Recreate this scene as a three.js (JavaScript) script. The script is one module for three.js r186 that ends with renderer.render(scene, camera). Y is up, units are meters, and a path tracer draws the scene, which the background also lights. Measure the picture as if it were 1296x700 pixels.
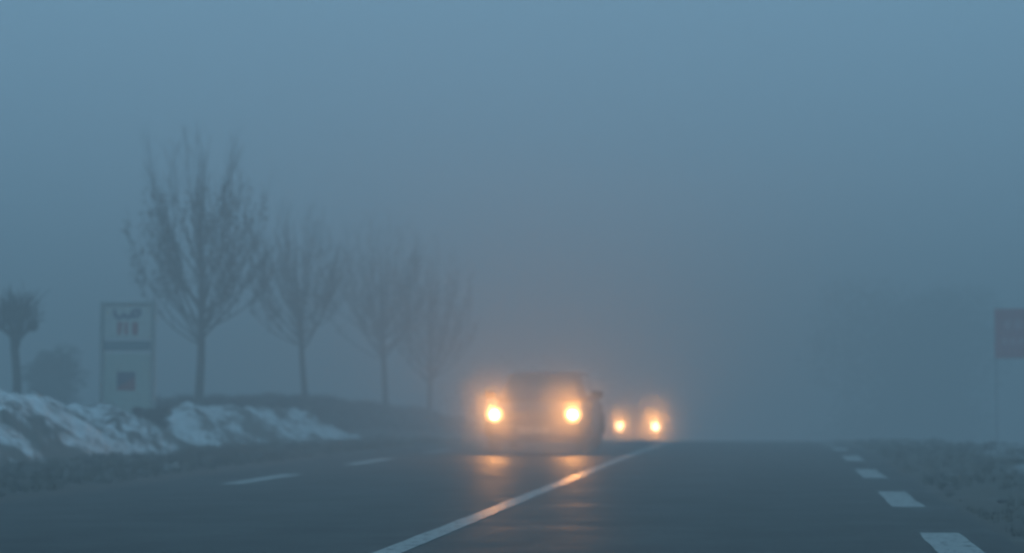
import * as THREE from 'three';
import { mergeGeometries, mergeVertices } from 'three/addons/utils/BufferGeometryUtils.js';
import { ImprovedNoise } from 'three/addons/math/ImprovedNoise.js';
import { RoundedBoxGeometry } from 'three/addons/geometries/RoundedBoxGeometry.js';

// ------------------------------------------------------------------ camera
// The road's painted dashes (3 m paint, 3.5 m gap) give the lens: f = 2650 px on the 1296 px frame,
// horizon at y = 500, the road's vanishing point at x = 987, eye 1 m above the road.
const scene = new THREE.Scene();
const F = 2650, VX = 987, VY = 500;
const camera = new THREE.PerspectiveCamera(2 * Math.atan(350 / F) * 180 / Math.PI, 1296 / 700, 0.1, 2000);
camera.position.set(0, 1.0, 0);
camera.rotation.order = 'YXZ';
camera.rotation.x = Math.atan((VY - 350) / F);
camera.rotation.y = Math.atan((VX - 648) / Math.hypot(F, VY - 350));
camera.focus = 10.5;
camera.userData.fStop = 2.0;

// ------------------------------------------------------------------ sky, sun, fog, exposure
const skyW = 64, skyH = 64, skyData = new Float32Array(skyW * skyH * 4);
for (let j = 0; j < skyH; j++) for (let i = 0; i < skyW; i++) {
  const el = ((j + 0.5) / skyH - 0.5) * Math.PI;
  const k = Math.max(0, Math.sin(el));   // overcast dusk: bluer and brighter towards the zenith
  skyData.set([0.198 + 0.08 * k, 0.378 + 0.25 * k, 0.550 + 0.35 * k, 1], (j * skyW + i) * 4);
}
const sky = new THREE.DataTexture(skyData, skyW, skyH, THREE.RGBAFormat, THREE.FloatType);
sky.mapping = THREE.EquirectangularReflectionMapping;
sky.magFilter = THREE.LinearFilter; sky.needsUpdate = true;
scene.background = sky; scene.environment = sky;

const sun = new THREE.DirectionalLight(new THREE.Color(1.0, 0.97, 0.92), 0.08);
sun.position.set(-30, 60, -40); sun.target.position.set(0, 0, -45);
sun.castShadow = true; sun.shadow.radius = 100;
sun.shadow.mapSize.set(2048, 2048);
Object.assign(sun.shadow.camera, { left: -60, right: 60, top: 80, bottom: -80, near: 1, far: 250 });
scene.add(sun, sun.target);

scene.fog = new THREE.FogExp2(new THREE.Color(0.97, 0.99, 1.0), 0.0255);

const renderer = new THREE.WebGLRenderer({ antialias: true });
renderer.toneMapping = THREE.LinearToneMapping;
renderer.toneMappingExposure = 1.0;
renderer.shadowMap.enabled = true;

// ------------------------------------------------------------------ helpers
function rngOf(seed) { let a = seed >>> 0; return () => { a = (a + 0x6D2B79F5) | 0; let t = Math.imul(a ^ (a >>> 15), 1 | a); t = (t + Math.imul(t ^ (t >>> 7), 61 | t)) ^ t; return ((t ^ (t >>> 14)) >>> 0) / 4294967296; }; }
const perlin = new ImprovedNoise();
const n3 = (x, y, z = 0) => perlin.noise(x + 31.7, y + 17.3, z + 5.1);
function fbm(x, y, z = 0, oct = 4) { let s = 0, a = 0.5, f = 1; for (let i = 0; i < oct; i++) { s += a * n3(x * f, y * f, z + i * 7.7); a *= 0.5; f *= 2.03; } return s; }
const clamp = (v, a = 0, b = 1) => Math.min(b, Math.max(a, v));
const smooth = (a, b, v) => { const t = clamp((v - a) / (b - a)); return t * t * (3 - 2 * t); };
const mix = (a, b, t) => a + (b - a) * t;
function table(rows, x) { if (x <= rows[0][0]) return rows[0][1]; for (let i = 1; i < rows.length; i++) if (x <= rows[i][0]) return mix(rows[i - 1][1], rows[i][1], smooth(rows[i - 1][0], rows[i][0], x)); return rows[rows.length - 1][1]; }
const taken = {};
function numbered(name) { const k = taken[name] = (taken[name] ?? -1) + 1; return k ? `${name}_${String(k).padStart(3, '0')}` : name; }
function part(name, geo, mat, parent, label) {
  const m = new THREE.Mesh(geo, mat); m.name = name; m.castShadow = m.receiveShadow = true; parent.add(m);
  if (label) m.userData.label = label;
  return m;
}
function thing(name, label, category, pos = [0, 0, 0], turn = 0, group) {
  const o = new THREE.Group(); o.name = numbered(name); o.position.set(...pos); o.rotation.order = 'YXZ'; o.rotation.y = turn;
  o.userData = { label, category }; if (group) o.userData.group = group;
  scene.add(o); return o;
}
function structure(name, geo, mat, label) {
  const m = new THREE.Mesh(geo, mat); m.name = numbered(name); m.castShadow = m.receiveShadow = true;
  m.userData = { kind: 'structure', label }; scene.add(m); return m;
}
function stuff(name, inst, label, category) {
  inst.name = numbered(name); inst.castShadow = inst.receiveShadow = true;
  inst.userData = { kind: 'stuff', label, category }; scene.add(inst); return inst;
}
// linear colour
const lin = (r, g, b) => new THREE.Color().setRGB(r, g, b);
const M = (r, g, b, rough = 0.9, extra = {}) => new THREE.MeshStandardMaterial({ color: lin(r, g, b), roughness: rough, metalness: 0, ...extra });

function noiseTexture(size, fn, srgb = false) {
  const d = new Uint8Array(size * size * 4);
  for (let j = 0; j < size; j++) for (let i = 0; i < size; i++) {
    const v = fn(i / size, j / size), o = (j * size + i) * 4;
    const c = Array.isArray(v) ? v : [v, v, v];
    for (let k = 0; k < 3; k++) d[o + k] = clamp(c[k]) * 255; d[o + 3] = 255;
  }
  const t = new THREE.DataTexture(d, size, size); t.wrapS = t.wrapT = THREE.RepeatWrapping; t.magFilter = THREE.LinearFilter;
  if (srgb) t.colorSpace = THREE.SRGBColorSpace; t.needsUpdate = true; return t;
}
// noise that tiles: blend of four shifted copies
function tiling(fn) { return (u, v) => { const a = fn(u, v), b = fn(u - 1, v), c = fn(u, v - 1), d = fn(u - 1, v - 1); const m = mix(mix(a, b, u), mix(c, d, u), v); const w = Math.sqrt(((1 - u) ** 2 + u * u) * ((1 - v) ** 2 + v * v)); return m / w; }; }
const speckRng = rngOf(5);
const SP = 512, speck = new Float32Array(SP * SP).map(() => speckRng());
function specks(i, j) { let s = 0; for (let a = -1; a < 2; a++) for (let b = -1; b < 2; b++) s += speck[((j + a + SP) % SP) * SP + (i + b + SP) % SP] * (a || b ? 0.08 : 0.36); return s; }

// ------------------------------------------------------------------ lie of the land (d = metres ahead, X = metres to the right)
const drop = (d) => d < 32 ? 0 : d < 120 ? 4.0e-4 * (d - 32) ** 2 : 4.0e-4 * 88 ** 2 + 0.0704 * (d - 120);
const dropRight = (d) => d < 26 ? 0 : d < 120 ? 7.5e-4 * (d - 26) ** 2 : 7.5e-4 * 94 ** 2 + 0.141 * (d - 120);
const bend = (d) => d < 35 ? 0 : d < 120 ? -6.5e-4 * (d - 35) ** 2 : -6.5e-4 * 85 ** 2 - 0.1105 * (d - 120);
const shoulder = [[0, 0.12], [34, 0.14], [39, 0.34], [44, 0.60], [48, 0.74], [53, 0.80], [60, 0.62], [70, 0.40], [85, -0.1], [130, -1.4], [220, -5]];
const ROAD_L = -7.05, ROAD_R = 1.46;
function ground(X, d) {
  const u = X - bend(d);
  let h = -drop(d);
  if (u > ROAD_R) {
    const s = smooth(2.0, 6.0, u);
    h = mix(h, -Math.min(dropRight(d), drop(d) + 3), s) + smooth(ROAD_R, 3.2, u) * (0.10 + 0.16 * fbm(X * 0.9, d * 0.55, 1) + 0.05 * n3(X * 4, d * 2.6, 2)) ;
  } else if (u < ROAD_L) {
    const s = smooth(-9.6 - smooth(46, 36, d), -11.7, u);
    const back = smooth(-14.5, -20, u) * 0.3;
    h = mix(h, table(shoulder, d) - back, s);
    h += smooth(ROAD_L, -8.4, u) * (0.03 + 0.13 * fbm(X * 0.8, d * 0.5, 3) + 0.05 * n3(X * 3.7, d * 2.2, 4));
  } else {
    const e = Math.min(u - ROAD_L, ROAD_R - u);
    h -= 0.05 * smooth(0.05, 0.4, e) + 0.012 * smooth(0, 0.1, e);
  }
  return h;
}

// graded list of coordinates
function grade(stops) { const r = [stops[0][0]]; for (let i = 1; i < stops.length; i++) { const [to, step] = stops[i], from = stops[i - 1][0], n = Math.max(1, Math.round((to - from) / step)); for (let k = 1; k <= n; k++) r.push(from + (to - from) * k / n); } return r; }
function sheet(xs, ds, height, color, uvScale = 1) {
  const pos = [], uv = [], col = [], idx = [], nx = xs.length;
  for (const d of ds) for (const x of xs) { const X = x, h = height(X, d); pos.push(X, h, -d); uv.push(X * uvScale, d * uvScale); if (color) { const c = color(X, d, h); col.push(c[0], c[1], c[2]); } }
  for (let j = 0; j + 1 < ds.length; j++) for (let i = 0; i + 1 < nx; i++) { const a = j * nx + i, b = a + 1, c = a + nx, e = c + 1; idx.push(a, b, c, b, e, c); }
  const g = new THREE.BufferGeometry();
  g.setAttribute('position', new THREE.Float32BufferAttribute(pos, 3)); g.setAttribute('uv', new THREE.Float32BufferAttribute(uv, 2));
  if (color) g.setAttribute('color', new THREE.Float32BufferAttribute(col, 3));
  g.setIndex(idx); g.computeVertexNormals(); return g;
}

// ------------------------------------------------------------------ ground
const blend3 = (a, b, t) => [mix(a[0], b[0], t), mix(a[1], b[1], t), mix(a[2], b[2], t)];
const MUD = [0.078, 0.056, 0.040], WETMUD = [0.042, 0.032, 0.026], GRASS = [0.050, 0.047, 0.030], DEAD = [0.085, 0.068, 0.045], SNOW = [0.62, 0.64, 0.66], SLUSH = [0.26, 0.25, 0.24];
function groundColor(X, d) {
  const u = X - bend(d), a = fbm(X * 0.7, d * 0.4, 11), b = fbm(X * 2.6, d * 1.3, 12), c = fbm(X * 6, d * 3, 13, 3);
  let k = u > -10 ? blend3(WETMUD, MUD, clamp(0.5 + 1.6 * b)) : blend3(GRASS, DEAD, clamp(0.45 + 1.5 * b));
  if (u > ROAD_R - 0.5) {
    k = blend3(blend3(WETMUD, MUD, clamp(0.5 + b)), blend3(GRASS, DEAD, clamp(0.45 + 1.8 * c)), smooth(1.5, 2.1, u + b * 0.6));
    const s = smooth(0.16, 0.30, a * 0.7 + b * 0.5 + 0.46 * smooth(2.2, 4.4, u));
    k = blend3(k, blend3(SLUSH, SNOW, clamp(0.4 + c * 1.5)), s * 0.8);
  } else if (u < ROAD_L) {
    const s = smooth(0.12, 0.3, a * 0.5 + b * 0.8 - 0.10 * smooth(-9, -7.5, u));
    k = blend3(k, blend3(MUD, SLUSH, clamp(0.5 + c * 2)), s * (u > -12 ? 0.8 : 0.25));
    if (u < -17) k = blend3(k, SNOW, smooth(0, 0.25, a + 0.1));
  }
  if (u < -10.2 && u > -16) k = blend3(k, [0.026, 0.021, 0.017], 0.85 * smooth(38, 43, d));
  return k;
}
const grainColor = noiseTexture(512, (u, v) => 0.72 + 0.5 * (specks(Math.floor(u * 512), Math.floor(v * 512)) - 0.5));
const grainBump = noiseTexture(512, tiling((u, v) => 0.5 + 0.55 * fbm(u * 14, v * 14, 9, 5)));
const groundMat = new THREE.MeshStandardMaterial({ vertexColors: true, roughness: 0.92, map: grainColor, bumpMap: grainBump, bumpScale: 0.02 });
const xs = grade([[-240, 0], [-60, 12], [-24, 2], [-17, 0.5], [-6.8, 0.2], [1.2, 1], [6.5, 0.16], [14, 0.5], [40, 3], [200, 14]]);
const ds = grade([[-40, 0], [6, 4], [11, 0.5], [46, 0.22], [90, 0.5], [140, 2], [420, 14]]);
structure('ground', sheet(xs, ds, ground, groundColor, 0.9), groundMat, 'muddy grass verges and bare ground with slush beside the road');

// ------------------------------------------------------------------ road and its painted markings
const asphaltMap = noiseTexture(1024, (() => { const big = tiling((u, v) => fbm(u * 3, v * 3, 21, 3)), mid = tiling((u, v) => fbm(u * 18, v * 18, 22, 3)); return (u, v) => 0.62 + 0.16 * big(u, v) + 0.4 * mid(u, v) + 0.55 * (specks(Math.floor(u * 1024) % 512, Math.floor(v * 1024) % 512) - 0.5); })());
const asphaltRough = noiseTexture(512, (() => { const big = tiling((u, v) => fbm(u * 4, v * 4, 31, 4)); return (u, v) => 0.60 + 0.2 * big(u, v) + 0.3 * (specks(Math.floor(u * 512), Math.floor(v * 512)) - 0.5); })());
const asphaltBump = noiseTexture(512, (u, v) => specks(Math.floor(u * 512), Math.floor(v * 512)));
const rep = (t, k) => { const c = t.clone(); c.repeat.set(k, k); c.needsUpdate = true; return c; };
const asphalt = new THREE.MeshPhysicalMaterial({ vertexColors: true, specularIntensity: 0.15, color: lin(0.048, 0.042, 0.038), map: rep(asphaltMap, 0.22), roughness: 1.0, roughnessMap: rep(asphaltRough, 0.31), bumpMap: rep(asphaltBump, 0.8), bumpScale: 0.004 });
function ribbon(u0, u1, d0, d1, lift, mat, name, parent, nu = 1, step = 1, ragged = 0) {
  const n = Math.max(2, Math.ceil((d1 - d0) / step)), pos = [], uv = [], idx = [], col = [];
  for (let j = 0; j <= n; j++) for (let i = 0; i <= nu; i++) {
    const d = mix(d0, d1, j / n); let u = mix(u0, u1, i / nu);
    if (i === 0) u -= ragged * (0.5 + fbm(d * 0.9, 3.3, 40)) ; if (i === nu) u += ragged * (0.5 + fbm(d * 0.9, 8.3, 41));
    const X = u + bend(d);
    pos.push(X, -drop(d) + lift, -d); uv.push(X, d);
    if (!parent) { const lane = ((u + 2.45 + 10.5) % 3.5) - 1.75, track = Math.exp(-(((Math.abs(lane) - 0.78) / 0.28) ** 2)), k = 1.06 - 0.24 * track + 0.5 * fbm(u * 0.7, d * 0.12, 45, 3); col.push(k, k, k); }
  }
  for (let j = 0; j < n; j++) for (let i = 0; i < nu; i++) { const a = j * (nu + 1) + i, b = a + 1, c = a + nu + 1, e = c + 1; idx.push(a, b, c, b, e, c); }
  const g = new THREE.BufferGeometry(); g.setAttribute('position', new THREE.Float32BufferAttribute(pos, 3)); g.setAttribute('uv', new THREE.Float32BufferAttribute(uv, 2)); g.setIndex(idx); g.computeVertexNormals();
  if (!parent) g.setAttribute('color', new THREE.Float32BufferAttribute(col, 3));
  return parent ? part(name, g, mat, parent) : structure(name, g, mat, 'wet dark asphalt two-lane road running over a low crest');
}
const road = ribbon(ROAD_L, ROAD_R, -30, 260, 0.006, asphalt, 'road', null, 44, 0.6, 0.12);
const paintMap = noiseTexture(512, (() => { const n = tiling((u, v) => fbm(u * 10, v * 10, 51, 5)); const w = tiling((u, v) => fbm(u * 22, v * 9, 53, 4)); return (u, v) => (w(u, v) > 0.2 ? 0.16 : w(u, v) > 0.15 ? 0.5 : 0.86) + 0.9 * Math.min(0.12, n(u, v)) + 0.25 * (specks(Math.floor(u * 512), Math.floor(v * 512)) - 0.5); })());
const paint = new THREE.MeshStandardMaterial({ color: lin(0.29, 0.29, 0.275), map: rep(paintMap, 0.7), roughness: 0.42, bumpMap: rep(asphaltBump, 0.9), bumpScale: 0.002 });
ribbon(-2.53, -2.38, -10, 140, 0.011, paint, 'centre_line', road, 1, 0.3, 0.02);
for (let k = -1; k < 9; k++) ribbon(1.0, 1.25, 12.4 + 6.5 * k, 15.4 + 6.5 * k, 0.011, paint, 'edge_dash', road, 1, 0.12, 0.03);
for (let k = 0; k < 8; k++) ribbon(-6.18, -5.95, 22.8 + 6.5 * k, 25.8 + 6.5 * k, 0.011, paint, 'edge_dash', road, 1, 0.12, 0.03);

// ------------------------------------------------------------------ ploughed snow banks on the far side
const snowBump = noiseTexture(512, tiling((u, v) => 0.5 + 0.6 * fbm(u * 9, v * 9, 61, 5)));
const snowMat = new THREE.MeshStandardMaterial({ vertexColors: true, roughness: 0.85, bumpMap: rep(snowBump, 0.8), bumpScale: 0.05 });
function snowBank(label, d0, d1, crest, top, halfw, seed, dirt) {
  const dd = grade([[d0, 0], [d1, 0.07]]), uu = grade([[-1.25, 0], [1.25, 0.035]]);
  const pos = [], uv = [], col = [], idx = [], nx = uu.length;
  for (const d of dd) for (const t of uu) {
    const w = table(halfw, d), X0 = table(crest, d) + bend(d) + 0.22 * n3(d * 0.5, seed);
    const X = X0 + t * w, g = ground(X, d);
    const side = t + 0.18 * n3(X * 0.9, d * 0.9, seed);
    const end = smooth(d0, d0 + 1.6, d) * (1 - smooth(d1 - 2.2, d1, d));
    const form = Math.max(0, 1 - Math.pow(Math.abs(side), 1.7));
    let h = Math.max(0, table(top, d) - Math.max(0, ground(X0, d))) * form * (0.86 + 0.5 * fbm(X * 0.55, d * 0.5, seed + 1)) * end;
    const rough = (0.11 * Math.abs(fbm(X * 1.5, d * 1.2, seed + 2)) * 2 + 0.05 * n3(X * 5, d * 4, seed + 3) + 0.02 * n3(X * 12, d * 11, seed + 4) + 0.12 * Math.max(0, n3(X * 2.3, d * 2.1, seed + 9))) * Math.min(1, form * 2.5) * end;
    h += rough - 0.06 * (1 - Math.min(1, form * 6 * end));
    if (form <= 0.001) h = -0.08;
    pos.push(X, g + h, -d); uv.push(X, d + h);
    // lumps of mud and grit stuck in the snow
    const a = fbm(X * 1.1 + d * 0.5, d * 0.7, seed + 5), b = fbm(X * 4, d * 4 + h * 5, seed + 6), c = fbm(X * 0.9 + 2, d * 0.5 + h * 1.1, seed + 8), e = fbm(X * 9, d * 8, seed + 10, 3);
    let k = blend3([0.78, 0.80, 0.82], [0.52, 0.52, 0.52], clamp(0.3 + 1.6 * b));
    k = blend3(k, [0.11, 0.095, 0.08], smooth(0.0, 0.26, c * 1.0 + 0.6 * b + 0.6 * e + dirt(d) + 0.13 + 0.3 * a));
    col.push(...k);
  }
  for (let j = 0; j + 1 < dd.length; j++) for (let i = 0; i + 1 < nx; i++) { const a = j * nx + i, b = a + 1, c = a + nx, e = c + 1; idx.push(a, b, c, b, e, c); }
  const g = new THREE.BufferGeometry(); g.setAttribute('position', new THREE.Float32BufferAttribute(pos, 3)); g.setAttribute('uv', new THREE.Float32BufferAttribute(uv, 2)); g.setAttribute('color', new THREE.Float32BufferAttribute(col, 3)); g.setIndex(idx); g.computeVertexNormals();
  return structure('snow_bank', g, snowMat, label);
}
snowBank('tall bank of ploughed snow streaked with mud', 20, 37.0, [[20, -11.6], [30, -11.5], [37, -11.4]], [[20, 0.75], [26, 0.85], [31, 1.02], [33.2, 0.86], [34.4, 0.92], [36, 0.7], [39, 0.4]], [[20, 1.3], [33, 1.35], [39, 0.9]], 71, (d) => 0.015 + 0.22 * smooth(33.5, 36, d));
snowBank('low bank of thawing snow below the bare trees', 37.6, 48.8, [[37, -11.35], [42, -10.9], [51, -9.7]], [[37, 0.55], [38.6, 0.76], [42, 0.64], [46, 0.36], [51, 0.14]], [[37, 0.8], [42, 1.0], [51, 0.8]], 83, () => 0.0);
snowBank('thin heap of dirty snow on the right verge', 22, 31, [[22, 4.6], [31, 4.3]], [[22, 0.26], [27, 0.3], [31, 0.12]], [[22, 0.8], [31, 0.7]], 97, () => 0.06);

// loose clods of mud, slush and gravel thrown up by the plough
{
  const r = rngOf(404), base = new THREE.IcosahedronGeometry(1, 1), p = base.attributes.position;
  for (let i = 0; i < p.count; i++) { const k = 0.78 + 0.5 * n3(p.getX(i) * 1.7, p.getY(i) * 1.7, p.getZ(i) * 1.7); p.setXYZ(i, p.getX(i) * k * 1.2, p.getY(i) * k * 0.62, p.getZ(i) * k); }
  const g = mergeVertices(base.deleteAttribute('uv').deleteAttribute('normal')); g.computeVertexNormals();
  const N = 850, im = new THREE.InstancedMesh(g, M(1, 1, 1, 0.9), N), m = new THREE.Matrix4(), q = new THREE.Quaternion(), c = new THREE.Color();
  for (let i = 0; i < N; i++) {
    const right = r() < 0.22, d = 12 + 42 * r(), u = right ? 1.7 + 3.4 * r() : -7.3 - 3.6 * Math.pow(r(), 0.6), X = u + bend(d), s = 0.02 + 0.11 * Math.pow(r(), 3);
    q.setFromEuler(new THREE.Euler(r() * 0.5, r() * 6.3, r() * 0.5));
    m.compose(new THREE.Vector3(X, ground(X, d) + s * 0.25, -d), q, new THREE.Vector3(s, s, s)); im.setMatrixAt(i, m);
    const w = r(); im.setColorAt(i, w < 0.12 ? c.setRGB(0.2, 0.19, 0.18) : w < 0.45 ? c.setRGB(0.11, 0.095, 0.08) : c.setRGB(0.05, 0.042, 0.036));
  }
  stuff('loose_clods', im, 'loose clods of mud and slush along the road edges', 'clods');
}

// ------------------------------------------------------------------ dead grass
function tuft(seed, blades, spread, hgt) {
  const r = rngOf(seed), pos = [], idx = [];
  for (let b = 0; b < blades; b++) {
    const a = r() * 6.283, rr = spread * Math.sqrt(r()), x = Math.cos(a) * rr, z = Math.sin(a) * rr, h = hgt * (0.5 + 0.7 * r()), lean = 0.25 + 0.75 * r(), la = r() * 6.283, w = 0.006 + 0.006 * r(), o = pos.length / 3;
    const dx = Math.cos(la), dz = Math.sin(la);
    for (let k = 0; k < 3; k++) { const t = k / 2, off = lean * h * t * t, ww = w * (1 - t * 0.85); pos.push(x + dx * off - dz * ww, h * t * (1 - 0.25 * lean * t), z + dz * off + dx * ww, x + dx * off + dz * ww, h * t * (1 - 0.25 * lean * t), z + dz * off - dx * ww); }
    idx.push(o, o + 1, o + 2, o + 1, o + 3, o + 2, o + 2, o + 3, o + 4, o + 3, o + 5, o + 4);
  }
  const g = new THREE.BufferGeometry(); g.setAttribute('position', new THREE.Float32BufferAttribute(pos, 3)); g.setIndex(idx); g.computeVertexNormals(); return g;
}
function grassPatch(label, N, seed, spot, size, tint) {
  const r = rngOf(seed), im = new THREE.InstancedMesh(tuft(seed, 16, 0.09, 0.22), M(1, 1, 1, 0.95, { side: THREE.DoubleSide }), N), m = new THREE.Matrix4(), q = new THREE.Quaternion(), c = new THREE.Color();
  for (let i = 0; i < N; i++) {
    const [X, d] = spot(r), s = size(r, X, d); q.setFromAxisAngle(new THREE.Vector3(0, 1, 0), r() * 6.283);
    m.compose(new THREE.Vector3(X, ground(X, d) - 0.01, -d), q, new THREE.Vector3(s, s * (0.7 + 0.6 * r()), s)); im.setMatrixAt(i, m);
    const t = r(), k = 0.7 + 0.6 * r(); im.setColorAt(i, c.setRGB(k * mix(tint[0][0], tint[1][0], t), k * mix(tint[0][1], tint[1][1], t), k * mix(tint[0][2], tint[1][2], t)));
  }
  stuff('dead_grass', im, label, 'grass');
}
grassPatch('flattened wet dead grass on the right verge', 3600, 11, (r) => { for (;;) { const d = 11 + 34 * Math.pow(r(), 1.4), u = 1.62 + 4.6 * r(); if (fbm(u * 0.9, d * 0.5, 90) > -0.12) return [u + bend(d), d]; } }, (r) => 0.2 + 0.32 * r(), [[0.045, 0.042, 0.024], [0.10, 0.078, 0.045]]);
grassPatch('dark dead grass and scrub on the bank under the trees', 7500, 12, (r) => { const d = 41 + 50 * r(), u = -10.3 - 4.5 * r(); return [u + bend(d), d]; }, (r, X, d) => 0.5 + 0.75 * r() * (fbm(X, d, 92) > -0.05 ? 1 : 0.5), [[0.018, 0.015, 0.011], [0.036, 0.027, 0.018]]);
grassPatch('sparse dead grass in the mud by the snow banks', 3200, 13, (r) => { const d = 16 + 32 * r(), u = -7.5 - 3 * r(); return [u + bend(d), d]; }, (r) => 0.25 + 0.4 * r(), [[0.045, 0.038, 0.022], [0.10, 0.078, 0.045]]);

// ------------------------------------------------------------------ bare trees
function tubeInto(out, pts, rad, sides) {
  const o = out.pos.length / 3, up = new THREE.Vector3(), t = new THREE.Vector3(), a = new THREE.Vector3(), b = new THREE.Vector3();
  for (let i = 0; i < pts.length; i++) {
    t.subVectors(pts[Math.min(i + 1, pts.length - 1)], pts[Math.max(i - 1, 0)]).normalize();
    up.set(0.13, 0.2, 0.97); a.crossVectors(t, up).normalize(); b.crossVectors(t, a);
    for (let k = 0; k < sides; k++) { const w = k / sides * Math.PI * 2; out.pos.push(pts[i].x + rad[i] * (a.x * Math.cos(w) + b.x * Math.sin(w)), pts[i].y + rad[i] * (a.y * Math.cos(w) + b.y * Math.sin(w)), pts[i].z + rad[i] * (a.z * Math.cos(w) + b.z * Math.sin(w))); }
  }
  for (let i = 0; i + 1 < pts.length; i++) for (let k = 0; k < sides; k++) { const p = o + i * sides + k, q = o + i * sides + (k + 1) % sides; out.idx.push(p, p + sides, q, q, p + sides, q + sides); }
}
const bag = () => ({ pos: [], idx: [] });
function build(out) { const g = new THREE.BufferGeometry(); g.setAttribute('position', new THREE.Float32BufferAttribute(out.pos, 3)); g.setIndex(out.idx); g.computeVertexNormals(); return g; }
// grows one shoot that bends towards the light; returns its points
function shoot(r, from, dir, len, lift, wob, steps) {
  const pts = [from.clone()], d = dir.clone().normalize(), p = from.clone();
  for (let i = 0; i < steps; i++) { d.x += (r() - 0.5) * wob; d.z += (r() - 0.5) * wob; d.y += lift / steps + (r() - 0.5) * wob * 0.5; d.normalize(); p.addScaledVector(d, len / steps); pts.push(p.clone()); }
  return pts;
}
const barkBump = noiseTexture(256, tiling((u, v) => 0.5 + 0.6 * fbm(u * 16, v * 4, 101, 4)));
const bark = M(0.085, 0.082, 0.066, 0.95), twigMat = M(0.060, 0.050, 0.042, 0.95), leafMat = M(0.060, 0.040, 0.022, 0.9, { side: THREE.DoubleSide });
function leafInto(out, r, p, s) {
  const o = out.pos.length / 3, n = new THREE.Vector3(r() - 0.5, r() - 0.8, r() - 0.5).normalize(), a = new THREE.Vector3(r() - 0.5, r() - 0.5, r() - 0.5).cross(n).normalize();
  const q = (l, w) => out.pos.push(p.x + n.x * l + a.x * w, p.y + n.y * l + a.y * w, p.z + n.z * l + a.z * w);
  q(0, 0); q(s * 0.5, s * 0.36); q(s * 1.1, 0); q(s * 0.5, -s * 0.36); out.idx.push(o, o + 1, o + 2, o, o + 2, o + 3);
}
function bareTree(label, pos, H, clear, spread, trunkR, seed, lean = [0, 0], leaves = 1, group) {
  const t = thing('bare_tree', label, 'tree', pos, 0, group), r = rngOf(seed), wood = bag(), limbs = bag(), twigs = bag(), lv = bag();
  const steps = 16, pts = [], rad = [];
  for (let i = 0; i <= steps; i++) { const k = i / steps; pts.push(new THREE.Vector3(lean[0] * k + 0.06 * n3(k * 3, seed), H * 0.98 * k - 0.15 * (i === 0), lean[1] * k + 0.06 * n3(k * 3, seed, 4))); rad.push(trunkR * (i === 0 ? 1.5 : 1) * Math.max(0.03, Math.pow(1 - k, 0.85))); }
  tubeInto(wood, pts, rad, 9);
  const twig = (from, dir, len, rr, depth) => {
    const p = shoot(r, from, dir, len, 0.6, 0.34, 4); tubeInto(twigs, p, p.map((_, i) => Math.max(0.003, rr * (1 - i / 4.6))), 3);
    if (leaves > 0) for (let i = 0; i < 3; i++) if (r() < 0.14 * leaves && from.y < H * 0.80) { const c = p[1 + Math.floor(r() * 4)]; for (let k = 0; k < 3; k++) leafInto(lv, r, c, 0.035 + 0.04 * r()); }
    if (depth > 0) for (let i = 1; i < 4; i += 1 + Math.floor(r() * 2)) { const nd = p[i].clone().sub(p[i - 1]).normalize(); const aa = r() * 6.283; nd.add(new THREE.Vector3(Math.cos(aa), 0.35, Math.sin(aa)).multiplyScalar(0.55)); twig(p[i], nd, len * (0.4 + 0.25 * r()), rr * 0.6, depth - 1); }
  };
  // limbs leave the trunk low down, lean out and turn up, each ending near the shell of a rounded crown
  const limb = (from, to, rr) => {
    const n = 11, ctrl = new THREE.Vector3(mix(from.x, to.x, 0.78 + 0.1 * r()), mix(from.y, to.y, 0.34 + 0.12 * r()), mix(from.z, to.z, 0.78 + 0.1 * r())), p = [], ph = r() * 9;
    for (let i = 0; i <= n; i++) { const k = i / n, a = (1 - k) * (1 - k), b = 2 * k * (1 - k), c = k * k, w = 0.10 * k * (H / 6); p.push(new THREE.Vector3(a * from.x + b * ctrl.x + c * to.x + w * n3(k * 4, ph), a * from.y + b * ctrl.y + c * to.y, a * from.z + b * ctrl.z + c * to.z + w * n3(k * 4, ph, 3))); }
    tubeInto(limbs, p, p.map((_, i) => Math.max(0.006, rr * (1 - i / (n + 0.9)))), 5);
    for (let i = 3; i <= n; i++) for (let k = 0; k < (i < 5 ? 1 : 2); k++) { const nd = p[i].clone().sub(p[i - 1]).normalize(), aa = r() * 6.283; nd.add(new THREE.Vector3(Math.cos(aa), 0.2, Math.sin(aa)).multiplyScalar(0.7)); twig(p[i], nd, (0.3 + 0.4 * r()) * (H / 6), Math.max(0.005, rr * 0.36 * (1 - i / (n + 2))), 1); }
  };
  const N = 38, mid = mix(clear, H, 0.55), ry = (H - clear) * 0.5; let az = r() * 6.28;
  for (let i = 0; i < N; i++) {
    az += 2.39996 + (r() - 0.5) * 0.5;
    const v = mix(-0.45, 0.97, (i + r() * 0.8) / N), rad2 = Math.sqrt(1 - v * v) * spread * (0.62 + 0.42 * r()), to = new THREE.Vector3(lean[0] * 0.7 + Math.cos(az) * rad2, mid + v * ry * (0.88 + 0.16 * r()), lean[1] * 0.7 + Math.sin(az) * rad2);
    const y = Math.min(to.y - 0.5, mix(clear, clear + (H - clear) * 0.42, Math.pow(r(), 1.1) * mix(0.35, 1, (v + 0.45) / 1.4))), q = Math.max(0, y) / (H * 0.98) * steps, at = pts[Math.floor(q)].clone().lerp(pts[Math.min(steps, Math.floor(q) + 1)], q % 1);
    limb(at, to, trunkR * (0.14 + 0.12 * r()));
  }
  part('trunk', build(wood), bark, t); const crown = part('crown', build(limbs), bark, t);
  part('twigs', build(twigs), twigMat, crown).userData.kind = 'stuff';
  if (lv.idx.length) part('dry_leaves', build(lv), leafMat, crown).userData.kind = 'stuff';
  return t;
}
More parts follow.
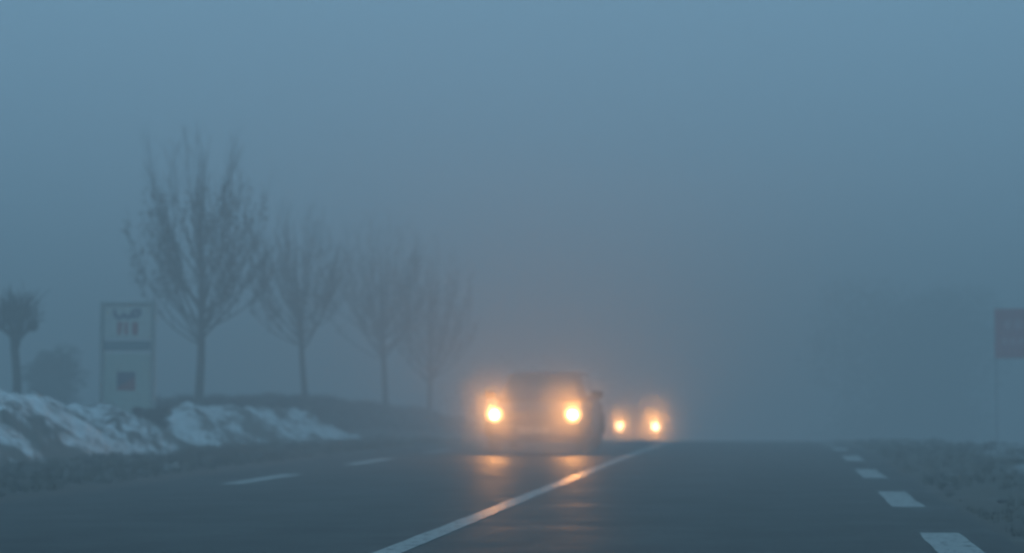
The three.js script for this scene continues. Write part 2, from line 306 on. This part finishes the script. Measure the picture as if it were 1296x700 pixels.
// a pixel of the photograph and a distance along the road give X; the ground gives the height
const pxX = (px, d) => d * Math.tan(Math.atan((px - 648) / F) - camera.rotation.y);
const onGround = (X, d, sink = 0.04) => [X, ground(X, d) - sink, -d];
const rowLabel = 'row of young bare trees on the bank';
bareTree('bare roadside tree with a dense upswept crown beside the station sign', onGround(pxX(252, 44), 44), 5.85, 1.4, 1.62, 0.105, 9, [0.05, 0], 2.4, rowLabel);
bareTree('smaller bare tree with a leaning forked trunk, second in the row from the sign', onGround(pxX(386, 53), 53), 4.9, 1.3, 1.4, 0.09, 19, [-0.3, 0.1], 1.1, rowLabel);
bareTree('misty bare tree, third in the row from the sign', onGround(pxX(489, 62), 62), 5.6, 1.45, 1.75, 0.10, 26, [-0.25, 0], 1.2, rowLabel);
bareTree('faint bare tree, fourth in the row from the sign', onGround(pxX(543, 70.5), 70.5), 5.9, 1.1, 1.7, 0.10, 34, [0.05, 0], 1.4, rowLabel);

// pollarded tree behind the snow bank
{
  const X = pxX(20, 41), t = thing('pollarded_tree', 'small pollarded tree with a round knobbly head behind the snow bank', 'tree', onGround(X, 41)), r = rngOf(77), wood = bag(), tw = bag(), kn = [];
  const pts = [], rad = []; for (let i = 0; i <= 8; i++) { const k = i / 8; pts.push(new THREE.Vector3(0.05 * Math.sin(k * 4), -0.1 + 1.85 * k, 0.02 * k)); rad.push(0.10 * (i ? 1 - 0.2 * k : 1.4)); }
  tubeInto(wood, pts, rad, 10);
  for (let i = 0; i < 9; i++) {
    const a = i * 2.4, rr = i ? 0.2 + 0.2 * r() : 0.05, c = new THREE.Vector3(Math.cos(a) * rr, 1.95 + 0.32 * r(), Math.sin(a) * rr), s = 0.07 + 0.06 * r();
    const g = new THREE.IcosahedronGeometry(s, 2), p = g.attributes.position; for (let k = 0; k < p.count; k++) { const f = 1 + 0.35 * n3(p.getX(k) * 14, p.getY(k) * 14, p.getZ(k) * 14 + i); p.setXYZ(k, p.getX(k) * f + c.x, p.getY(k) * f + c.y, p.getZ(k) * f + c.z); }
    kn.push(g); { const a0 = new THREE.Vector3(0.02, 1.55 + 0.03 * i, 0), mid = a0.clone().lerp(c, 0.5); mid.x += (r() - 0.5) * 0.1; mid.z += (r() - 0.5) * 0.1; tubeInto(wood, [a0, mid, c], [0.06, 0.048, 0.055], 6); }
    for (let k = 0; k < 30; k++) { const d = new THREE.Vector3(r() - 0.5, r() * 0.9 - 0.12, r() - 0.5).normalize(), q = shoot(r, c, d, 0.2 + 0.5 * r(), 0.3, 0.35, 3); tubeInto(tw, q, [0.012, 0.010, 0.008, 0.005], 3); }
  }
  part('trunk', build(wood), bark, t);
  const h = mergeGeometries(kn); h.computeVertexNormals(); const crown = part('crown', h, bark, t); part('twigs', build(tw), twigMat, crown).userData.kind = 'stuff';
}
// shrubs and evergreens: leaf-sized faces through the volume of a lumpy crown
function leafyPlant(name, category, label, pos, H, W, seed, N, leaf, mat, stems, low = 0.1, group) {
  const t = thing(name, label, category, pos, 0, group), r = rngOf(seed), wood = bag(), lv = bag(), lobes = [];
  for (let i = 0; i < (N > 15000 ? 46 : 16); i++) { const a = r() * 6.283, y = mix(low + 0.12, 0.9, r()), rr = W * 0.5 * Math.sqrt(r()) * Math.sqrt(Math.max(0.05, 1 - Math.pow((y - 0.45) / 0.62, 2))); lobes.push([new THREE.Vector3(Math.cos(a) * rr, y * H, Math.sin(a) * rr), (0.13 + 0.12 * r()) * Math.min(H, W * 1.4)]); }
  for (let i = 0; i < stems; i++) { const q = shoot(r, new THREE.Vector3((r() - 0.5) * W * 0.08, -0.1, (r() - 0.5) * W * 0.08), new THREE.Vector3((r() - 0.5) * (stems > 1 ? 0.9 : 0.1), 1, (r() - 0.5) * (stems > 1 ? 0.9 : 0.1)), H * 0.62, 0.2, 0.2, 6); const b = (stems > 1 ? 0.018 : 0.035) * H; tubeInto(wood, q, q.map((_, k) => b * (1 - k / 6.6)), 6); }
  for (const [c] of lobes) { const q = shoot(r, new THREE.Vector3(0, Math.max(0.05, c.y - 0.35 * H), 0), c.clone().sub(new THREE.Vector3(0, Math.max(0.05, c.y - 0.35 * H), 0)), c.clone().sub(new THREE.Vector3(0, Math.max(0.05, c.y - 0.35 * H), 0)).length(), 0.1, 0.2, 4); tubeInto(wood, q, [0.012 * H, 0.009 * H, 0.006 * H, 0.004 * H, 0.002 * H], 4); }
  for (let i = 0; i < N; i++) { const [c, s] = lobes[Math.floor(r() * lobes.length)], v = new THREE.Vector3(r() - 0.5, r() - 0.5, r() - 0.5).normalize().multiplyScalar(s * Math.pow(r(), 0.45)); v.y *= 0.85; leafInto(lv, r, v.add(c), leaf * (0.6 + 0.8 * r())); }
  part(stems > 1 ? 'stems' : 'trunk', build(wood), bark, t); part('crown', build(lv), mat, t); return t;
}
const evergreen = M(0.030, 0.050, 0.030, 0.85, { side: THREE.DoubleSide }), brownLeaf = M(0.045, 0.036, 0.026, 0.9, { side: THREE.DoubleSide });
leafyPlant('evergreen_shrub', 'shrub', 'rounded evergreen shrub between the pollarded tree and the station sign', onGround(pxX(66, 60), 60), 2.1, 1.9, 51, 7000, 0.07, evergreen, 4);
leafyPlant('dead_shrub', 'shrub', 'low brown dead shrub at the foot of the station sign', onGround(pxX(192, 36.9), 36.9), 0.8, 0.62, 52, 3000, 0.05, brownLeaf, 6, 0.02);
leafyPlant('evergreen_tree', 'tree', 'broad dark evergreen tree beyond the right verge, almost lost in fog', [pxX(1155, 118), ground(pxX(1155, 118), 118) - 0.1, -118], 13, 9.5, 53, 30000, 0.2, evergreen, 1, 0.04);

// ------------------------------------------------------------------ station sign
const galv = M(0.30, 0.32, 0.33, 0.5, { metalness: 0.6 });
{
  const d = 39, X = (pxX(126, d) + pxX(198, d)) / 2, W = 1.06, gy = ground(X, d), top = 1 + (VY - 375) * d / F - gy;
  const t = thing('station_sign', 'tall white pylon sign with red figures, blue band and square emblem', 'sign', [X, gy - 0.03, -d], 0.1);
  const box = (w, h, dp, x, y, z, rr = 0.012) => new RoundedBoxGeometry(w, h, dp, 2, rr).translate(x, y, z);
  const frameMat = M(0.36, 0.41, 0.39, 0.5), white = M(0.56, 0.58, 0.56, 0.55);
  for (const s of [-1, 1]) part('post', box(0.07, top - 0.02, 0.16, s * (W / 2 - 0.035), top / 2, 0), frameMat, t);
  part('top_rail', box(W - 0.144, 0.06, 0.16, 0, top - 0.05, 0), frameMat, t);
  part('base', box(W + 0.12, 0.28, 0.36, 0, 0.1, 0, 0.03), M(0.17, 0.165, 0.16, 0.95), t);
  const iw = W - 0.146;
  // printed faces
  function print(w, h, draw) { const k = 420, c = document.createElement('canvas'); c.width = Math.round(w * k); c.height = Math.round(h * k); const x = c.getContext('2d'); x.scale(k, k); draw(x, w, h); const tx = new THREE.CanvasTexture(c); tx.colorSpace = THREE.SRGBColorSpace; return new THREE.MeshStandardMaterial({ map: tx, roughness: 0.5 }); }
  function panel(y0, y1, mat, bodyMat) {
    const p = part('panel', box(iw, y1 - y0, 0.10, 0, (y0 + y1) / 2, 0), bodyMat, t);
    if (mat) part('print', new THREE.PlaneGeometry(iw - 0.03, y1 - y0 - 0.03).translate(0, (y0 + y1) / 2, 0.053), mat, p);
  }
  const Y = (py) => 1 + (VY - py) * d / F - gy;
  const R = rngOf(9);
  panel(Y(424), top - 0.085, print(iw - 0.03, top - 0.085 - Y(424) - 0.03, (x, w, h) => {
    x.fillStyle = '#cfd5cf'; x.fillRect(0, 0, w, h);
    x.strokeStyle = '#16335c'; x.lineCap = 'round'; x.lineJoin = 'round'; x.lineWidth = 0.065;
    x.beginPath(); x.moveTo(w * 0.22, h * 0.16); x.bezierCurveTo(w * 0.20, h * 0.42, w * 0.36, h * 0.44, w * 0.42, h * 0.26); x.bezierCurveTo(w * 0.48, h * 0.42, w * 0.56, h * 0.40, w * 0.60, h * 0.22); x.bezierCurveTo(w * 0.66, h * 0.10, w * 0.80, h * 0.12, w * 0.76, h * 0.24); x.bezierCurveTo(w * 0.72, h * 0.36, w * 0.60, h * 0.36, w * 0.58, h * 0.30); x.stroke();
    x.fillStyle = '#9c2f31'; for (const [a, kind] of [[0.28, 0], [0.44, 1], [0.60, 2]]) { x.fillRect(w * a, h * 0.52, w * 0.07, h * 0.40); if (kind !== 1) { x.fillRect(w * a, h * 0.52, w * 0.13, h * 0.10); x.fillRect(w * a, h * 0.68, w * 0.12, h * 0.09); } if (kind === 2) x.fillRect(w * (a + 0.06), h * 0.52, w * 0.07, h * 0.40); }
  }), white);
  panel(Y(440), Y(427), print(iw - 0.03, Y(427) - Y(440) - 0.03, (x, w, h) => { x.fillStyle = '#4a6f78'; x.fillRect(0, 0, w, h); x.fillStyle = '#7f9da2'; for (let i = 0; i < 9; i++) x.fillRect(w * (0.08 + 0.095 * i), h * (0.3 + 0.1 * R()), w * 0.06, h * 0.35); }), frameMat);
  panel(0.26, Y(443), print(iw - 0.03, Y(443) - 0.26 - 0.03, (x, w, h) => {
    x.fillStyle = '#bccabf'; x.fillRect(0, 0, w, h);
    const s = w * 0.40, x0 = w * 0.28, y0 = (Y(443) - Y(467)); x.fillStyle = '#1d3558'; x.fillRect(x0, y0, s, s);
    x.fillStyle = '#93383c'; x.beginPath(); x.moveTo(x0 + s, y0 + s * 0.25); x.lineTo(x0 + s, y0 + s); x.lineTo(x0, y0 + s); x.lineTo(x0, y0 + s * 0.85); x.closePath(); x.fill();
  }), white);
}

// ------------------------------------------------------------------ red roadside sign on the right
{
  const d = 53, x0 = pxX(1259, d), W = 1.9, X = x0 + W / 2, gy = ground(X, d), lo = 1 + (VY - 455) * d / F - gy, hi = 1 + (VY - 393) * d / F - gy;
  const t = thing('red_sign', 'red rectangular sign board on two thin posts above the right verge', 'sign', [X, gy, -d], -0.12);
  for (const s of [-1, 1]) part('post', new THREE.CylinderGeometry(0.018, 0.018, hi + 0.2, 12).translate(s * (W / 2 - 0.03), (hi - 0.2) / 2, -0.035), galv, t);
  part('board', new RoundedBoxGeometry(W, hi - lo, 0.03, 2, 0.01).translate(0, (hi + lo) / 2, 0.012), M(0.40, 0.045, 0.05, 0.5), t);
  const c = document.createElement('canvas'); c.width = 512; c.height = 320; const x = c.getContext('2d');
  x.fillStyle = '#c4343c'; x.fillRect(0, 0, 512, 320); x.fillStyle = '#d98a8c';
  for (let i = 0; i < 6; i++) x.fillRect(60 + i * 68, 70, 44, 60); for (let i = 0; i < 8; i++) x.fillRect(44 + i * 54, 190, 34, 44);
  const tx = new THREE.CanvasTexture(c); tx.colorSpace = THREE.SRGBColorSpace;
  part('print', new THREE.PlaneGeometry(W - 0.05, hi - lo - 0.05).translate(0, (hi + lo) / 2, 0.030), new THREE.MeshStandardMaterial({ map: tx, roughness: 0.5 }), t);
}

// ------------------------------------------------------------------ cars
const glass = new THREE.MeshPhysicalMaterial({ color: lin(0.012, 0.014, 0.016), roughness: 0.06, clearcoat: 1 });
const rubber = M(0.018, 0.018, 0.018, 0.9), rimMat = M(0.35, 0.35, 0.36, 0.35, { metalness: 0.8 }), trim = M(0.022, 0.022, 0.023, 0.6), plateMat = M(0.55, 0.55, 0.50, 0.5), chrome = M(0.5, 0.5, 0.5, 0.25, { metalness: 0.9 });
const lampGlow = new THREE.MeshStandardMaterial({ color: lin(0.8, 0.8, 0.8), roughness: 0.3, emissive: lin(1.0, 0.80, 0.50), emissiveIntensity: 30 });
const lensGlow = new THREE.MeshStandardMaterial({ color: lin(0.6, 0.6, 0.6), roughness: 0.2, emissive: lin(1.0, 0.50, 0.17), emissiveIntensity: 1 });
const reflector = M(0.5, 0.5, 0.5, 0.25, { metalness: 0.9 });
function loft(rings, capA = true, capB = true) {   // rings of equal length, closed round
  const n = rings[0].length, pos = [], idx = [];
  for (const r of rings) for (const p of r) pos.push(...p);
  for (let j = 0; j + 1 < rings.length; j++) for (let i = 0; i < n; i++) { const a = j * n + i, b = j * n + (i + 1) % n; idx.push(a, b, a + n, b, b + n, a + n); }
  const cap = (row, flip) => { const c = pos.length / 3, m = [0, 0, 0]; for (const p of rings[row]) for (let k = 0; k < 3; k++) m[k] += p[k] / n; pos.push(...m); for (let i = 0; i < n; i++) { const a = row * n + i, b = row * n + (i + 1) % n; flip ? idx.push(c, b, a) : idx.push(c, a, b); } };
  if (capA) cap(0, true); if (capB) cap(rings.length - 1, false);
  const g = new THREE.BufferGeometry(); g.setAttribute('position', new THREE.Float32BufferAttribute(pos, 3)); g.setIndex(idx); g.computeVertexNormals(); return g;
}
function car(label, pos, turn, pitch, o) {
  const t = thing('car', label, 'car', pos, turn, 'cars coming with headlights on'); t.rotation.x = pitch;
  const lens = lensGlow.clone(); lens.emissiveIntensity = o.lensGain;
  const L = o.L, W = o.W, H = o.H, hw = W / 2, zf = L / 2, belt = o.belt, paintMat = new THREE.MeshPhysicalMaterial({ color: lin(...o.color), roughness: 0.4, metalness: 0.2, clearcoat: 0.7, clearcoatRoughness: 0.15 });
  // lower body: cross-sections from nose to tail  [z, half width, bottom, top]
  const st = [[zf, hw * 0.80, 0.30, 0.62], [zf - 0.04, hw * 0.88, 0.25, 0.70], [zf - 0.14, hw * 0.95, 0.22, 0.77], [zf - 0.34, hw * 0.985, 0.20, 0.82], [zf - 0.75, hw, 0.19, belt - 0.07], [zf - 1.15, hw, 0.19, belt - 0.01], [zf - 1.6, hw, 0.19, belt + 0.01], [0, hw, 0.19, belt + 0.02], [-zf + 1.0, hw, 0.19, belt + 0.03], [-zf + 0.4, hw * 0.985, 0.21, belt + 0.02], [-zf + 0.12, hw * 0.95, 0.25, belt - 0.02], [-zf, hw * 0.86, 0.32, belt - 0.12]];
  const ring = ([z, w, y0, y1]) => { const h = y1 - y0, half = [[0.0, y0], [w * 0.84, y0], [w * 0.95, y0 + h * 0.07], [w * 0.99, y0 + h * 0.22], [w, y0 + h * 0.45], [w * 0.985, y0 + h * 0.70], [w * 0.955, y0 + h * 0.88], [w * 0.90, y0 + h * 0.965], [w * 0.78, y1], [w * 0.4, y1 + 0.012], [0, y1 + 0.018]]; return [...half.map(([x, y]) => [x, y, z]), ...half.slice(1, -1).reverse().map(([x, y]) => [-x, y, z])]; };
  const body = part('body', loft(st.map(ring)), paintMat, t);
  // cabin: rounded rectangles from belt line to roof
  const zb0 = zf - o.hood, zb1 = -zf + o.boot, zr0 = zf - o.hood - o.rake, zr1 = -zf + o.boot + o.rearRake, wb = hw * 0.93, wr = o.roofW / 2, yb = belt - 0.03;
  const level = (k, inset) => { const za = mix(zb0, zr0, k), zc = mix(zb1, zr1, k), w = mix(wb, wr, k) - inset, y = mix(yb, H - 0.02, k), out = [], rr = 0.16, f = za - inset, b = zc + inset; for (const [sx, sz, a0] of [[1, 1, 0], [-1, 1, Math.PI / 2], [-1, -1, Math.PI], [1, -1, Math.PI * 1.5]]) for (let i = 0; i < 6; i++) { const a = a0 + i / 5 * Math.PI / 2; out.push([sx * (w - rr) + Math.cos(a) * rr, y, (sz > 0 ? f - rr : b + rr) + Math.sin(a) * rr]); } return out.map((p) => [p[0], p[1], p[2]]); };
  const rings = [0, 0.15, 0.3, 0.45, 0.6, 0.75, 0.88].map((k) => level(k, 0)); rings.push(level(0.95, 0.012), level(0.99, 0.05), level(1.02, 0.14), level(1.04, 0.3));
  for (const q of rings) q.reverse();
  part('cabin', loft(rings.map((q) => q.slice())), paintMat, t);
  // windows: slightly proud panes on the sloping faces
  function pane(name, c4, nrm) { const [a, b, c, d] = c4.map((p) => new THREE.Vector3(...p).addScaledVector(nrm, 0.006)), th = nrm.clone().multiplyScalar(-0.02), q = [a, b, c, d, ...[a, b, c, d].map((p) => p.clone().add(th))], g = new THREE.BufferGeometry(); g.setAttribute('position', new THREE.Float32BufferAttribute(q.flatMap((p) => p.toArray()), 3)); g.setIndex([0, 1, 2, 0, 2, 3, 4, 6, 5, 4, 7, 6, 0, 4, 5, 0, 5, 1, 1, 5, 6, 1, 6, 2, 2, 6, 7, 2, 7, 3, 3, 7, 4, 3, 4, 0]); const h = g.toNonIndexed(); h.computeVertexNormals(); return part(name, h, glass, t); }
  const P = (k, x, z) => [x * (mix(wb, wr, k)), mix(yb, H - 0.02, k), z], zF = (k) => mix(zb0, zr0, k), zB = (k) => mix(zb1, zr1, k);
  const slopeF = new THREE.Vector3(0, o.rake, H - yb).normalize(), slopeB = new THREE.Vector3(0, o.rearRake, -(H - yb)).normalize();
  pane('windscreen', [P(0.07, -0.86, zF(0.07)), P(0.07, 0.86, zF(0.07)), P(0.9, 0.80, zF(0.9)), P(0.9, -0.80, zF(0.9))], slopeF);
  pane('rear_window', [P(0.15, 0.8, zB(0.15)), P(0.15, -0.8, zB(0.15)), P(0.88, -0.76, zB(0.88)), P(0.88, 0.76, zB(0.88))], slopeB);
  for (const s of [-1, 1]) {
    const nrm = new THREE.Vector3(s * (H - yb), wb - wr, 0).normalize(), za = zF(0.12) - 0.22, zd = zB(0.12) + 0.2, mid = (za + zd) / 2 + 0.05;
    const side = (z0, z1, z2, z3) => { const c = [P(0.12, s, z0), P(0.12, s, z1), P(0.87, s, z2), P(0.87, s, z3)]; return s > 0 ? c : [c[1], c[0], c[3], c[2]]; };
    pane('side_window', side(za, mid + 0.04, mid + 0.04, zF(0.87) - 0.18), nrm); pane('side_window', side(mid - 0.04, zd, zB(0.87) + 0.18, mid - 0.04), nrm);
    // doors
    for (const [z0, z1] of [[za - 0.05, mid + 0.01], [mid - 0.01, zd + 0.15]]) {
      const len = z0 - z1, dg = new RoundedBoxGeometry(0.05, belt - 0.42, len - 0.02, 3, 0.02).translate(s * (hw - 0.021), (belt - 0.05 + 0.33) / 2, (z0 + z1) / 2);
      const dr = part('door', dg, paintMat, t); part('handle', new RoundedBoxGeometry(0.03, 0.03, 0.16, 2, 0.01).translate(s * (hw + 0.014), belt - 0.16, z1 + 0.16), trim, dr);
    }
    // mirrors
    const mg = new RoundedBoxGeometry(0.20, 0.13, 0.10, 3, 0.04).translate(s * (hw + 0.09), belt + 0.09, zb0 - 0.48); const mr = part('wing_mirror', mg, paintMat, t); part('mirror_arm', new RoundedBoxGeometry(0.10, 0.04, 0.05, 2, 0.015).translate(s * (hw - 0.03), belt + 0.05, zb0 - 0.48), trim, mr);
    // wheels and arches
    for (const z of [zf - 0.80, -zf + 0.78]) {
      const w = new THREE.Group(); w.name = 'wheel'; w.position.set(s * (hw - 0.10), 0.31, z); t.add(w);
      const prof = [[0.20, -0.095], [0.27, -0.10], [0.300, -0.085], [0.31, -0.05], [0.31, 0.05], [0.300, 0.085], [0.27, 0.10], [0.20, 0.095]].map(([a, b]) => new THREE.Vector2(a, b));
      part('tyre', new THREE.LatheGeometry(prof, 36).rotateZ(Math.PI / 2), rubber, w);
      const sp = [new THREE.CylinderGeometry(0.06, 0.06, 0.03, 20).rotateZ(Math.PI / 2).translate(s * 0.075, 0, 0), new THREE.CylinderGeometry(0.2, 0.2, 0.02, 32).rotateZ(Math.PI / 2).translate(-s * 0.02, 0, 0)]; for (let i = 0; i < 6; i++) sp.push(new THREE.BoxGeometry(0.03, 0.16, 0.045).translate(0, 0.12, 0).rotateX(i * Math.PI / 3).translate(s * 0.07, 0, 0));
      part('rim', mergeGeometries(sp.map((g) => g.toNonIndexed())), rimMat, w);
      const sh = new THREE.Shape(); sh.absarc(0, 0, 0.375, 0, Math.PI, false); sh.absarc(0, 0, 0.322, Math.PI, 0, true);
      part('wheel_arch', new THREE.ExtrudeGeometry(sh, { depth: 0.06, bevelEnabled: false, curveSegments: 20 }).rotateY(Math.PI / 2).translate(s * hw - 0.03 + s * 0.012, 0.30, z), trim, t);
    }
    // headlights: housing, glowing reflector, lens with an orange glow added for the tight halo, and the lamp itself just in front
    const hx = s * o.lampX, hy = o.lampY, hz = zf + 0.01, hl = new THREE.Group(); hl.name = 'headlight'; hl.position.set(hx, hy, hz); t.add(hl);
    part('housing', new THREE.CylinderGeometry(0.155, 0.12, 0.16, 28).rotateX(Math.PI / 2).scale(1, 0.92, 1).translate(0, 0, -0.05), reflector, hl);
    part('headlight_lamp', new THREE.SphereGeometry(o.lampR, 24, 12, 0, Math.PI * 2, 0, Math.PI / 2).rotateX(Math.PI / 2).scale(1, 1, 0.4).translate(0, 0, 0.045), o.dim && s < 0 ? lampDim : lampGlow, hl);
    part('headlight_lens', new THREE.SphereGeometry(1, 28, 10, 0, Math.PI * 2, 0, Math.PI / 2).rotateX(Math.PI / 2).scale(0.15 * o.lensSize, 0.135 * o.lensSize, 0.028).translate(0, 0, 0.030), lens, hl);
    const sl = new THREE.SpotLight(lin(1.0, 0.39, 0.09), o.power * (o.dim && s < 0 ? 0.6 : 1), 0, 0.95, 0.5, 2); sl.position.set(hx, hy, hz + 0.085); sl.target.position.set(hx, hy + 4.0, hz + 5); sl.castShadow = true; sl.shadow.radius = 3; sl.name = 'headlight_beam'; t.add(sl, sl.target);
    const st2 = sl.clone(); st2.intensity = sl.intensity * 0.34; st2.angle = 1.45; st2.penumbra = 0.4; st2.target = new THREE.Object3D(); st2.target.position.set(hx, hy, hz + 5); st2.name = 'headlight_stray'; t.add(st2, st2.target);
    part('fog_lamp', new THREE.CylinderGeometry(0.05, 0.05, 0.05, 20).rotateX(Math.PI / 2).translate(s * 0.55, 0.36, zf + 0.012), reflector, t);
    part('tail_light', new RoundedBoxGeometry(0.24, 0.16, 0.08, 3, 0.03).translate(s * (hw - 0.24), 0.78, -zf + 0.0), M(0.2, 0.01, 0.01, 0.2), t);
  }
  part('front_bumper', new RoundedBoxGeometry(W * 0.90, 0.17, 0.16, 4, 0.05).translate(0, 0.40, zf - 0.03), paintMat, t);
  const gr = part('grille', new RoundedBoxGeometry(0.78, 0.13, 0.06, 2, 0.02).translate(0, o.lampY, zf + 0.0), trim, t);
  for (let i = 0; i < 3; i++) part('grille_bar', new RoundedBoxGeometry(0.74, 0.014, 0.02, 2, 0.005).translate(0, o.lampY - 0.04 + i * 0.04, zf + 0.035), chrome, gr);
  part('lower_intake', new RoundedBoxGeometry(0.9, 0.09, 0.05, 2, 0.02).translate(0, 0.275, zf - 0.03), trim, t);
  part('number_plate', new RoundedBoxGeometry(0.52, 0.11, 0.02, 2, 0.006).translate(0, 0.41, zf + 0.062), plateMat, t);
  part('number_plate', new RoundedBoxGeometry(0.52, 0.11, 0.02, 2, 0.006).translate(0, 0.52, -zf - 0.008), plateMat, t);
  part('rear_bumper', new RoundedBoxGeometry(W * 0.9, 0.2, 0.14, 4, 0.05).translate(0, 0.42, -zf + 0.03), paintMat, t);
  for (const s of [-1, 1]) part('wiper', new THREE.CylinderGeometry(0.008, 0.008, 0.55, 6).rotateZ(Math.PI / 2 + 0.06).translate(s * 0.32 + 0.05, mix(yb, H, 0.08) + 0.012, zF(0.08) + 0.03), trim, t);
  return t;
}
const lampDim = lampGlow.clone(); lampDim.emissiveIntensity = 18;
{
  const d = 35, L = 4.25;
  car('dark car with both headlights on, larger one heading the pair of oncoming cars', [pxX(675, d), -drop(d + L / 2) + 0.008, -(d + L / 2)], 0.004, 0, { L, W: 1.70, H: 1.44, belt: 0.92, hood: 1.0, rake: 0.75, boot: 0.12, rearRake: 0.4, roofW: 1.22, color: [0.018, 0.019, 0.021], lampX: 0.66, lampY: 0.67, lampR: 0.076, lensGain: 3.0, lensSize: 1, power: 72 });
  const d2 = 78, L2 = 4.0;
  car('distant smaller car following the larger one, only its headlights showing through the fog', [pxX(802.5, d2), -drop(d2 + L2 / 2) + 0.01, -(d2 + L2 / 2)], 0.06, -0.038, { L: L2, W: 1.66, H: 1.42, belt: 0.90, hood: 0.95, rake: 0.7, boot: 0.10, rearRake: 0.35, roofW: 1.2, color: [0.10, 0.10, 0.11], lampX: 0.66, lampY: 0.66, lampR: 0.12, lensGain: 12, lensSize: 1.2, power: 220, dim: true });
}

// ------------------------------------------------------------------ droplets added in front of the cars to tighten the headlight halos
const dropMat = M(0.9, 0.9, 0.9, 1.0, { transparent: true, opacity: 0.28 });
function haloDroplets(label, X, d, N, size, seed, wide, tall) {
  const r = rngOf(seed), im = new THREE.InstancedMesh(new THREE.IcosahedronGeometry(1, 0), dropMat, N), m = new THREE.Matrix4(), q = new THREE.Quaternion(), gauss = () => (r() + r() + r() + r() - 2) * 1.0;
  for (let i = 0; i < N; i++) {
    // thickest low down in front of the bumper, thinning out all round
    const x = X + gauss() * wide, y = -drop(d) + 0.02 + Math.abs(0.50 + gauss() * tall), z = -(d - 0.12 - 0.55 * Math.abs(gauss())), s = size * (0.6 + 0.8 * r());
    q.setFromEuler(new THREE.Euler(r() * 6.3, r() * 6.3, 0)); m.compose(new THREE.Vector3(x, y, z), q, new THREE.Vector3(s, s, s)); im.setMatrixAt(i, m);
  }
  stuff('halo_droplets', im, label, 'haloDroplets');
}
haloDroplets('added droplets that thicken the headlight halo of the larger oncoming car', pxX(675, 35), 35, 70000, 0.0036, 881, 1.2, 0.7);
haloDroplets('added droplets that thicken the headlight halo of the distant oncoming car', pxX(802.5, 78), 78, 60000, 0.0066, 882, 2.0, 1.3);

renderer.render(scene, camera);
